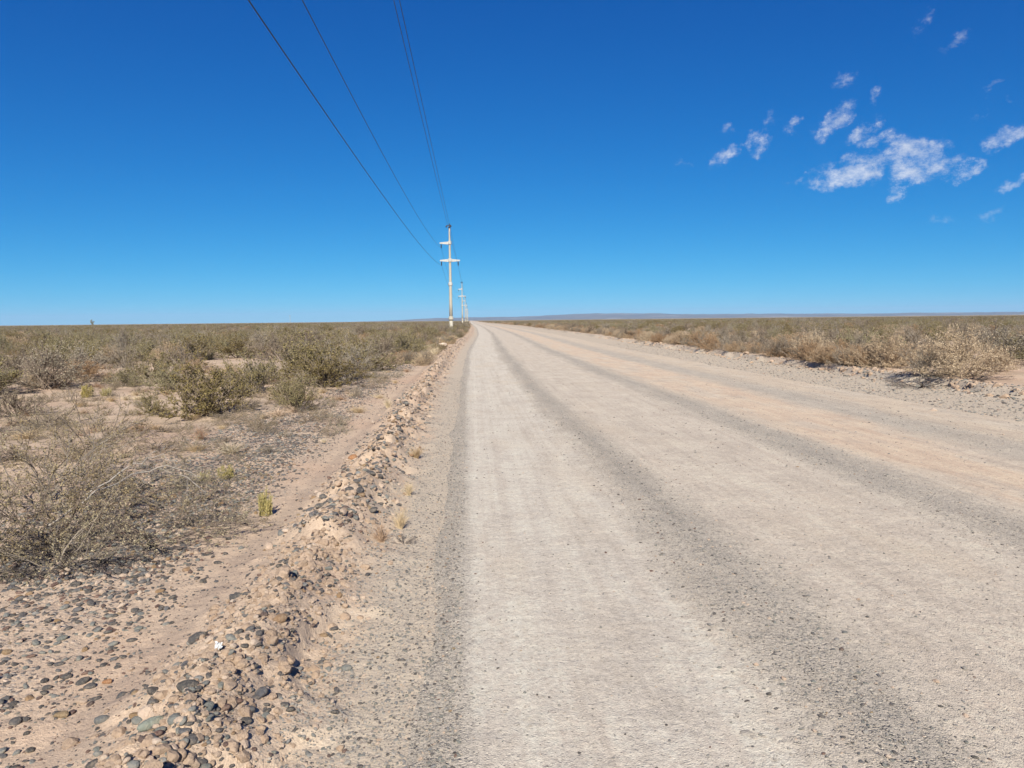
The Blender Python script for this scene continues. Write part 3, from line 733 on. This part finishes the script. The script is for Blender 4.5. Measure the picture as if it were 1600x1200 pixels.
scatter('gravel', SMALL, pz, rot, scl, [SM_IDX[cand[k][3]][int(k) % len(SM_IDX[cand[k][3]])] for k in rest], 'loose gravel and small stones strewn over berm, verge and road', 'gravel')
# crumbled earth clods along both berms
cl = []
for _ in range(7000):
    y = 2.0*(45/2.0)**random.random(); uu = -.85+random.gauss(0, .17); cl.append((uu, y, .005*(8)**(random.random()**2.3)))
for _ in range(900):
    y = 9*(60/9)**random.random(); uu = 10.25+random.gauss(0, .20); cl.append((uu, y, .015*(7)**(random.random()**2.4)))
cx = np.array([c[0] for c in cl]); cyy = np.array([c[1] for c in cl]); cs = np.array([c[2] for c in cl]); cx = cx+edge_x(cyy)
cz = base_h(cx, cyy)+cs*rng.uniform(-.25, .25, len(cs))
scatter('earth_crumbs', SH['clod'], np.stack([cx, cyy, cz], 1), np.stack([rng.uniform(-.6, .6, len(cs)), rng.uniform(-.6, .6, len(cs)), rng.uniform(0, 6.28, len(cs))], 1),
        cs[:, None]*np.ones((1, 3)), rng.integers(0, len(SH['clod']), len(cs)), 'crumbled pinkish earth clods along the road berms', 'earth clods')

# ------------------------------------------------------------------ shrubs
WORD = {'olive': ('creosote_shrub', 'olive green creosote shrub', 'shrub'), 'straw': ('dry_shrub', 'pale straw coloured dry shrub', 'shrub'), 'grey': ('grey_shrub', 'grey twiggy half-dead shrub', 'shrub'),
        'mat': ('mat_shrub', 'low sprawling grey-green mat shrub', 'shrub'), 'yellow': ('cushion_cactus', 'yellow-green spiny cushion plant', 'plant'), 'rust': ('dry_grass_tuft', 'reddish dry grass tuft', 'grass tuft'),
        'tan': ('dry_grass_tuft', 'straw coloured grass tuft', 'grass tuft'), 'dark': ('dead_shrub', 'blackened flat dead shrub, also standing in for shade', 'shrub')}
# kind, x, y, half width, height, label
HAND = [
    ('olive', -4.9, 13.3, 1.25, 1.15, 'yellowish olive creosote shrub standing alone on the sand, largest before the scrub line'),
    ('olive', -5.9, 13.4, .45, .50, 'small leaning creosote shrub at the foot of the lone large one'),
    ('olive', -4.35, 19.3, 1.6, 1.35, 'dense dark olive shrub above the strip of black gravel'),
    ('grey', -3.3, 19.4, 1.2, 1.05, 'grey twiggy shrub merging with the dense dark olive shrub by the black gravel'),
    ('olive', -3.25, 13.3, .7, .68, 'low greyish shrub with bare stalks before the dense dark olive shrub'),
    ('olive', -3.6, 14.2, .45, .55, 'small olive shrub tucked behind the low greyish shrub'),
    ('olive', -2.9, 33.5, 1.2, 1.35, 'brownish olive shrub beside the berm, before the white boulders'),
    ('olive', -9.8, 36, 1.1, 1.35, 'tall dark creosote shrub behind the open sand patch'),
    ('grey', -8.4, 37, 1.1, 1.3, 'grey shrub next to the tall dark creosote behind the sand patch'),
    ('straw', -11.0, 20.8, .95, .72, 'pale whitish dry shrub in a hollow beyond the yellow cushion plants'),
    ('grey', -12.2, 20.4, .8, .7, 'greyish shrub beside the pale whitish dry shrub'),
    ('grey', -9.9, 21.2, .7, .62, 'dark twiggy shrub at the shaded end of the pale whitish shrub'),
    ('grey', -13.0, 27.3, .95, .9, 'dark grey shrub with bare upright stems in the scrub'),
    ('straw', -12.0, 28.2, .7, .85, 'cream coloured dry shrub beside the dark grey shrub with bare stems'),
    ('straw', -14.8, 30, .8, .8, 'cream coloured dry shrub half hidden in the olive scrub'),
    ('yellow', -1.77, 6.02, .10, .27, 'upright yellow-green spiny cushion plant casting a sharp shadow on the sandy track'),
    ('yellow', -2.55, 7.42, .13, .17, 'low mustard yellow cushion plant among the black gravel'),
    ('yellow', -2.73, 7.30, .09, .11, 'tiny mustard yellow cushion plant beside the low one in the black gravel'),
    ('yellow', -8.57, 16.3, .24, .34, 'yellow spiny cushion plant on the red sand below the pale whitish shrub'),
    ('yellow', -8.25, 16.5, .16, .22, 'smaller yellow cushion plant beside the one on the red sand'),
    ('yellow', 17.3, 27.6, .55, .62, 'bright yellow-green round shrub behind the straw bushes across the road'),
    ('rust', -3.77, 10.0, .17, .26, 'round reddish dry tuft on bare sand below the lone creosote shrub'),
    ('rust', -.66, 5.02, .13, .20, 'reddish brown dry tuft on the berm, with dark twigs under it'),
    ('tan', -.56, 5.35, .12, .20, 'straw dry tuft on the berm just behind the reddish tuft'),
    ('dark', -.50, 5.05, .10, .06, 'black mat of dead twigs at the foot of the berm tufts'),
    ('tan', -.64, 8.03, .17, .17, 'pale spreading tuft on the berm with a dark shaded base'),
    ('tan', -.58, 6.35, .10, .16, 'yellowish wispy tuft on the road side of the berm'),
    ('tan', -1.50, 12.8, .16, .26, 'pale green-yellow tuft on the sandy track'),
    ('rust', -6.0, 27.0, .35, .38, 'rusty tuft on the open sand patch'),
    ('mat', -3.1, 5.35, .85, .42, 'dense mat shrub with yellowish leaves and pale dead branches close to the viewer'),
    ('mat', -2.35, 5.25, .70, .24, 'flat mat shrub reaching the sandy track, over dark stones'),
    ('mat', -3.9, 6.6, 1.0, .48, 'taller mat shrub behind the dense one, at the picture border'),
    ('mat', -3.2, 7.2, .95, .26, 'thin open mat shrub over the sand behind the flat one'),
    ('mat', -5.0, 9.6, 1.0, .42, 'greyish mat shrub in the middle of the sandy clearing'),
    ('mat', -6.2, 8.6, .9, .5, 'upright mat shrub with dark twigs by the picture border'),
    ('mat', -3.95, 9.0, .7, .18, 'very thin dry mat shrub on the red sand'),
    ('mat', -7.0, 12.0, .9, .4, 'grey mat shrub below the yellow spiny cushion plant'),
    ('dark', -2.55, 4.95, .55, .09, 'dark dead litter under the leafy edge of the mat shrubs'),  # flat dark shapes added in a row to imitate shade below the mats
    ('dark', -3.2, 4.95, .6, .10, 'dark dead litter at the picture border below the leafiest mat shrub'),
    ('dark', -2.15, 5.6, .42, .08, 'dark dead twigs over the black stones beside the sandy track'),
    ('grey', -7.6, 11.2, .7, .55, 'grey twiggy bush on the clearing at the picture border'),
    ('grey', -8.4, 13.6, .8, .55, 'brownish grey bush below the red sand patch at the picture border'),
    ('olive', -7.3, 17.6, .8, .7, 'olive shrub between the yellow cushion plants and the lone creosote'),
    ('straw', -6.6, 19.6, .7, .6, 'pale dry shrub behind the lone creosote on the clearing edge'),
    ('mat', -2.75, 4.75, .62, .30, 'leafy mat shrub edge over the red sand close to the viewer'),
    ('mat', -3.6, 5.0, .80, .46, 'leafiest mat shrub at the border of the picture near the red sand'),
    ('mat', -2.6, 6.2, .75, .26, 'thin mat shrub around the arching dead branch'),
    ('mat', -4.4, 7.9, .95, .36, 'sprawling mat shrub between the clearing and the dead branches'),
    ('mat', -5.6, 7.4, .9, .50, 'twiggy mat shrub at the picture border behind the taller one'),
    ('mat', -2.1, 5.75, .45, .14, 'sparse dark-based mat shrub over the black stones by the sandy track'),
    ('straw', 10.75, 15.1, 1.30, 1.15, 'largest straw bush on the far verge, over a black patch of dead twigs'),
    ('grey', 10.15, 15.3, .7, .70, 'brownish twiggy bush against the largest straw bush'),
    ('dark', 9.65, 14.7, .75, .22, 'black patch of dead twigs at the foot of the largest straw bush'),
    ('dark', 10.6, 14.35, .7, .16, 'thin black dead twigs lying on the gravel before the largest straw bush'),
    ('straw', 11.0, 18.2, 1.15, 1.0, 'broad straw bush second along the far verge'),
    ('straw', 10.9, 22.0, .85, 1.05, 'upright straw bush third along the far verge'),
    ('grey', 11.4, 20.2, .9, .9, 'grey bush between the second and third straw bushes'),
    ('straw', 11.6, 24.6, 1.2, 1.0, 'dull straw bush fourth along the far verge'),
    ('grey', 11.3, 27.2, 1.0, .85, 'grey bush fifth along the far verge'),
    ('straw', 10.9, 33.3, 1.0, .85, 'round cream bush by the eroded lip of the far verge'),
    ('grey', 16.4, 21.0, 1.8, 1.15, 'large dark grey bush at the picture border across the road'),
    ('grey', 14.6, 22.5, 1.2, 1.1, 'grey bush in front of the large dark one across the road'),
    ('olive', 13.2, 24.0, 1.1, 1.0, 'olive shrub behind the straw bushes across the road'),
]
shr = []
for kd, x, y, rw, h, lab in HAND: shr.append((x, y, kd, rw, h, lab, True))
hx = [(s[0], s[1], s[3]) for s in shr]
HA = np.array(hx)
def clear(x, y):
    u_ = x-edge_x(y)
    ok = ~((u_ > -1.75-.03*np.minimum(y, 30)*(y < 60)) & (u_ < 10.75))
    ok &= ~((x < 0) & (y < 15.5) & (x > -8.5)) & ~((x < 0) & (y < 24) & (u_ > -2.9)) & ~((x > -8) & (x < -5.2) & (y > 22) & (y < 33)) & ~((x > -10) & (x < -6) & (y > 14) & (y < 18.5))
    for a, b, r in HA: ok &= (x-a)**2+(y-b)**2 > (r*.7)**2
    return ok
def put(r, a):
    x, y = r*np.sin(a), r*np.cos(a); k = clear(x, y); x, y = x[k], y[k]; N = len(x)
    u_ = x-edge_x(y); q = rng.random(N); pn = fbm(x*.05, y*.05, 601, 3)
    kd = np.where(q < .06+.24*pn, 'straw', np.where(q < .30+.42*pn, 'grey', 'olive'))
    kd = np.where((u_ > 10.7) & (u_ < 13.6), np.where(q < .70, 'straw', np.where(q < .90, 'grey', 'olive')), kd)
    kd = np.where((u_ > 13.6) & (u_ < 20), np.where(q < .22, 'straw', np.where(q < .62, 'grey', 'olive')), kd)
    kd = np.where((u_ > -5) & (u_ < 0), np.where(q < .28, 'straw', np.where(q < .58, 'grey', np.where(q < .66, 'tan', 'olive'))), kd)
    h = rng.uniform(.40, 1.12, N)*np.where(kd == 'straw', .85, 1)*(.8+.5*vnoise(x*.07, y*.07, 611))*np.where(kd == 'tan', .5, 1)
    h = np.where((u_ > 10), h*.80, h)
    rw = h*rng.uniform(.85, 1.5, N)
    for i in range(N): shr.append((float(x[i]), float(y[i]), str(kd[i]), float(rw[i]), float(h[i]), None, False))
A0, A1 = R(-37), R(44)
def ring(r0, r1, dens):
    N = int(dens*(A1-A0)*(r1**2-r0**2)/2); put(np.sqrt(rng.uniform(r0**2, r1**2, N)), rng.uniform(A0, A1, N))
ring(11, 45, .34); ring(45, 100, .30); ring(100, 260, .22)
put(rng.uniform(260, 1000, 26000), rng.uniform(A0, A1, 26000))
# low growth close to the roadside, both sides
for _ in range(190):
    y = 18*(160/18)**random.random(); uu = 10.6+abs(random.gauss(0, .9)); x = uu+float(edge_x(y)); h = rv(.3, .75)
    if all((x-a)**2+(y-b)**2 > (r*.6)**2 for a, b, r in hx): shr.append((x, y, 'straw' if random.random() < .65 else 'grey', h*rv(.8, 1.2), h, None, False))
for _ in range(260):
    y = 26*(200/26)**random.random(); uu = -1.5-abs(random.gauss(0, .8)); x = uu+float(edge_x(y)); h = rv(.2, .55)
    if abs(x-PX) > .5 or min(abs(y-p) for p in PY) > 3: shr.append((x, y, random.choice(['straw', 'tan', 'grey', 'olive']), h*rv(.8, 1.2), h, None, False))
small = []
for _ in range(420):      # seedlings and dry tufts over the sandy clearing
    y = rv(7, 24); x = rv(-11, -1.9)-.0*y
    if y < 8.5 and x > -2.8: continue
    h = rv(.06, .20); small.append((x, y, random.choice(['mat', 'mat', 'rust', 'grey', 'mat', 'tan']), h*rv(1, 2.2), h))
app = [(10 if s[6] else 0) + s[4]/max(5, math.hypot(s[0], s[1])) for s in shr]
od = sorted(range(len(shr)), key=lambda i: -app[i]); NS = 285
def spawn(i, x, y, kd, rw, h, lab, grp):
    nm, wd, cat = WORD[kd]; var = KIND[kd]; ms, ml = var[i % len(var)]
    e = bpy.data.objects.new(nm, None); COL.objects.link(e)
    e.location = (x, y, top_h(x, y)); e.rotation_euler = (0, 0, rv(0, 6.28))
    zf = {'mat': 2.0, 'dark': 2.2}.get(kd, 1.0); e.scale = (rw, rw, h*zf)
    tag(e, lab, cat, grp)
    if ms: link('stem', ms, None, e)
    link('foliage', ml, None, e)
SHORT = {'olive': 'olive creosote shrub', 'straw': 'pale straw shrub', 'grey': 'grey twiggy shrub', 'tan': 'straw grass tuft', 'mat': 'grey-green mat shrub', 'rust': 'reddish tuft'}
PLACE = [(-4.9, 13.3, 'behind the lone large creosote'), (-4.35, 19.3, 'near the dense shrub above the black gravel'), (-11, 20.8, 'around the pale whitish dry shrub'), (-13, 27.3, 'beside the bare-stemmed dark grey shrub'), (-6.5, 28, 'bordering the open sand patch'),
         (-9.8, 40, 'behind the open sand patch'), (-2.5, 40, 'by the white boulders'), (-2.4, 60, 'before the tall power pole'), (-4, 88, 'around the tall power pole'), (-20, 24, 'in the scrub beyond the pale whitish shrub'), (-25, 42, 'below the lone tree on the horizon'), (-15, 40, 'deep in the scrub under the mast'),
         (10.7, 15.1, 'beside the largest straw bush'), (17.3, 27.6, 'near the bright yellow-green round shrub'), (11, 22, 'by the upright straw bush'), (11, 18.5, 'by the second straw bush on the verge'), (11.6, 24.6, 'by the dull straw bush'), (11.3, 28, 'by the fifth verge bush'), (14, 24, 'behind the upright straw bush'), (11.5, 33, 'by the round cream bush'), (12, 48, 'farther along the verge past the round cream bush'), (12, 80, 'far along the verge towards the hills'),
         (17, 21, 'near the large dark grey bush'), (22, 38, 'in the open scrub across the road'), (26, 26, 'behind the large dark grey bush'), (32, 45, 'deep in the scrub across the road'), (18, 50, 'in the scrub behind the verge bushes')]
for i in od[:NS]:
    x, y, kd, rw, h, lab, hand = shr[i]; grp = None
    if not hand:
        pl_ = min(PLACE, key=lambda q: (q[0]-x)**2+((q[1]-y)*.8)**2)[2]
        sz_ = 'tall' if h > 1.12 else 'mid-sized' if h > .85 else 'low' if h > .5 else 'tiny'; ra = rw/h
        lab = '%s %s%s %s' % (sz_, 'broad ' if ra > 1.28 else 'narrow ' if ra < 1.05 else 'rounded ', SHORT[kd], pl_); grp = lab.replace('shrub ', 'shrubs ', 1)
    spawn(i, x, y, kd, rw, h, lab, grp)
PJ = []; PJI = {}
for kd in ('olive', 'straw', 'grey', 'mat', 'rust', 'tan'):
    PJI[kd] = []
    for pr in KIND[kd]: PJI[kd].append(len(PJ)); PJ.append(joined(pr, kd+'_shrub'))
rest = [shr[i] for i in od[NS:]]
bx = np.array([s[0] for s in rest]); by = np.array([s[1] for s in rest]); bz = base_h(bx, by)
scatter('scrub', PJ, np.stack([bx, by, bz-.03], 1), np.stack([np.zeros(len(bx)), np.zeros(len(bx)), rng.uniform(0, 6.28, len(bx))], 1),
        np.array([(s[3], s[3], s[4]) for s in rest]), [random.choice(PJI[s[2]]) for s in rest], 'far scrub of olive, grey and straw shrubs reaching to the horizon', 'scrub')
bx = np.array([s[0] for s in small]); by = np.array([s[1] for s in small]); bz = base_h(bx, by)
scatter('undergrowth', PJ, np.stack([bx, by, bz-.01], 1), np.stack([np.zeros(len(bx)), np.zeros(len(bx)), rng.uniform(0, 6.28, len(bx))], 1),
        np.array([(s[3], s[3], s[4]*(2 if s[2] == 'mat' else 1)) for s in small]), [random.choice(PJI[s[2]]) for s in small], 'sparse seedlings and dry tufts over the sandy clearing', 'undergrowth')

# dead branches lying over the mat shrubs
for pts, r, lab in (([(-3.25, 5.5, .10), (-3.05, 5.85, .26), (-2.85, 6.2, .36), (-2.6, 6.3, .38), (-2.35, 6.2, .30)], .008, 'pale curved dead branch arching over the dense mat shrub'),
                    ([(-3.35, 6.2, .12), (-3.1, 6.6, .33), (-2.9, 6.75, .38), (-2.7, 6.6, .34)], .007, 'second pale dead branch behind the arching one'),
                    ([(-2.95, 5.0, .06), (-2.7, 5.1, .10), (-2.62, 4.85, .08), (-2.5, 4.75, .04)], .006, 'short forked dead twig on the red sand below the mat shrub'),
                    ([(-2.6, 6.3, .30), (-2.3, 6.05, .24), (-2.15, 5.85, .10)], .005, 'thin dead twig drooping towards the dark stones')):
    b = MB(); fine_ = []
    for a_, c_ in zip(pts[:-1], pts[1:]):
        for k in range(4): fine_.append(Vector(a_).lerp(Vector(c_), k/4)+rdir()*.022)
    fine_.append(Vector(pts[-1])); nn = len(fine_)
    b.tube(fine_, [r*(1-.75*k/nn) for k in range(nn)], 6)
    for k in range(2, nn-1, 2):
        d = ((fine_[k+1]-fine_[k]).normalized()+rdir()*.8).normalized(); q = fine_[k]; L = rv(.10, .28)
        b.tube([q, q+d*L*.5+rdir()*.01, q+d*L+Vector((0, 0, -.02))], [r*.4, r*.3, r*.1], 4)
    zoff = top_h(pts[0][0], pts[0][1])
    o = link('dead_branch', b.mesh('dead_branch', True), V['dead']); o.location.z = zoff; tag(o, lab, 'branch', 'dead branches')

# crumpled white scrap on the berm
m_scrap, n = new_mat('white_scrap'); finish(m_scrap, n, c4(.58, .58, .58), .6, spec=.5)
b = MB()
import itertools
gx = 7
for i, j in itertools.product(range(gx), range(gx)):
    b.v.append(Vector(((i/6-.5)*.032*(1+rv(-.4, .2)), (j/6-.5)*.030*(1+rv(-.4, .2)), .012+rv(-.012, .014))))
for i, j in itertools.product(range(gx-1), range(gx-1)): b.f.append((i*gx+j, i*gx+j+1, (i+1)*gx+j+1, (i+1)*gx+j))
sm = b.mesh('litter_scrap'); o = link('litter_scrap', sm, m_scrap); o.location = (-1.09, 2.97, top_h(-1.09, 2.97)+.02); o.rotation_euler = (.5, .2, .4)
so = o.modifiers.new('thick', 'SOLIDIFY'); so.thickness = .0015
tag(o, 'small crumpled bright white scrap on the berm', 'litter')

# far off mast and lone tree on the horizon
b = MB(); b.lathe([(.22, -1), (.13, 11.5)], 8); b.box((-1.2, -.08, 10.6), (1.2, .08, 10.8)); X, Y = -251, 1100*.92
tag(link('distant_mast', b.mesh('distant_mast'), m_conc), 'thin lone mast on the horizon over the scrub', 'mast').location = (X, Y, top_h(X, Y))
st, lf = shrub_parts(7, 6, 4, (4, 38), .08, 5, .07, .3, .02, reach=1.0, low=.45)
e = bpy.data.objects.new('lone_tree', None); COL.objects.link(e); X, Y = -187, 365; e.location = (X, Y, top_h(X, Y)); e.scale = (2.2, 2.2, 3.4)
tr, lm = st.mesh('trunk'), lf.mesh('crown'); link('trunk', tr, V['olive_stem'], e); link('crown', lm, V['olive_leaf'], e)
tag(e, 'sparse lone tree standing above the horizon line of the scrub', 'tree')

# ------------------------------------------------------------------ haze
b = MB(); b.box((-16000, -400, -14), (19800, 19800, 240))
m_haze = bpy.data.materials.new('haze_air'); m_haze.use_nodes = True; m_haze.node_tree.nodes.clear(); n = NT(m_haze.node_tree)
pv = n.node('ShaderNodeVolumePrincipled', {'Color': c4(.50, .70, .98), 'Density': 4.0e-5, 'Anisotropy': 0.0})
n.l.new(pv.outputs[0], n.node('ShaderNodeOutputMaterial').inputs['Volume'])
haze = link('haze', b.mesh('haze'), m_haze, kind='stuff'); tag(haze, 'thin blue air haze over the far plain', 'haze')
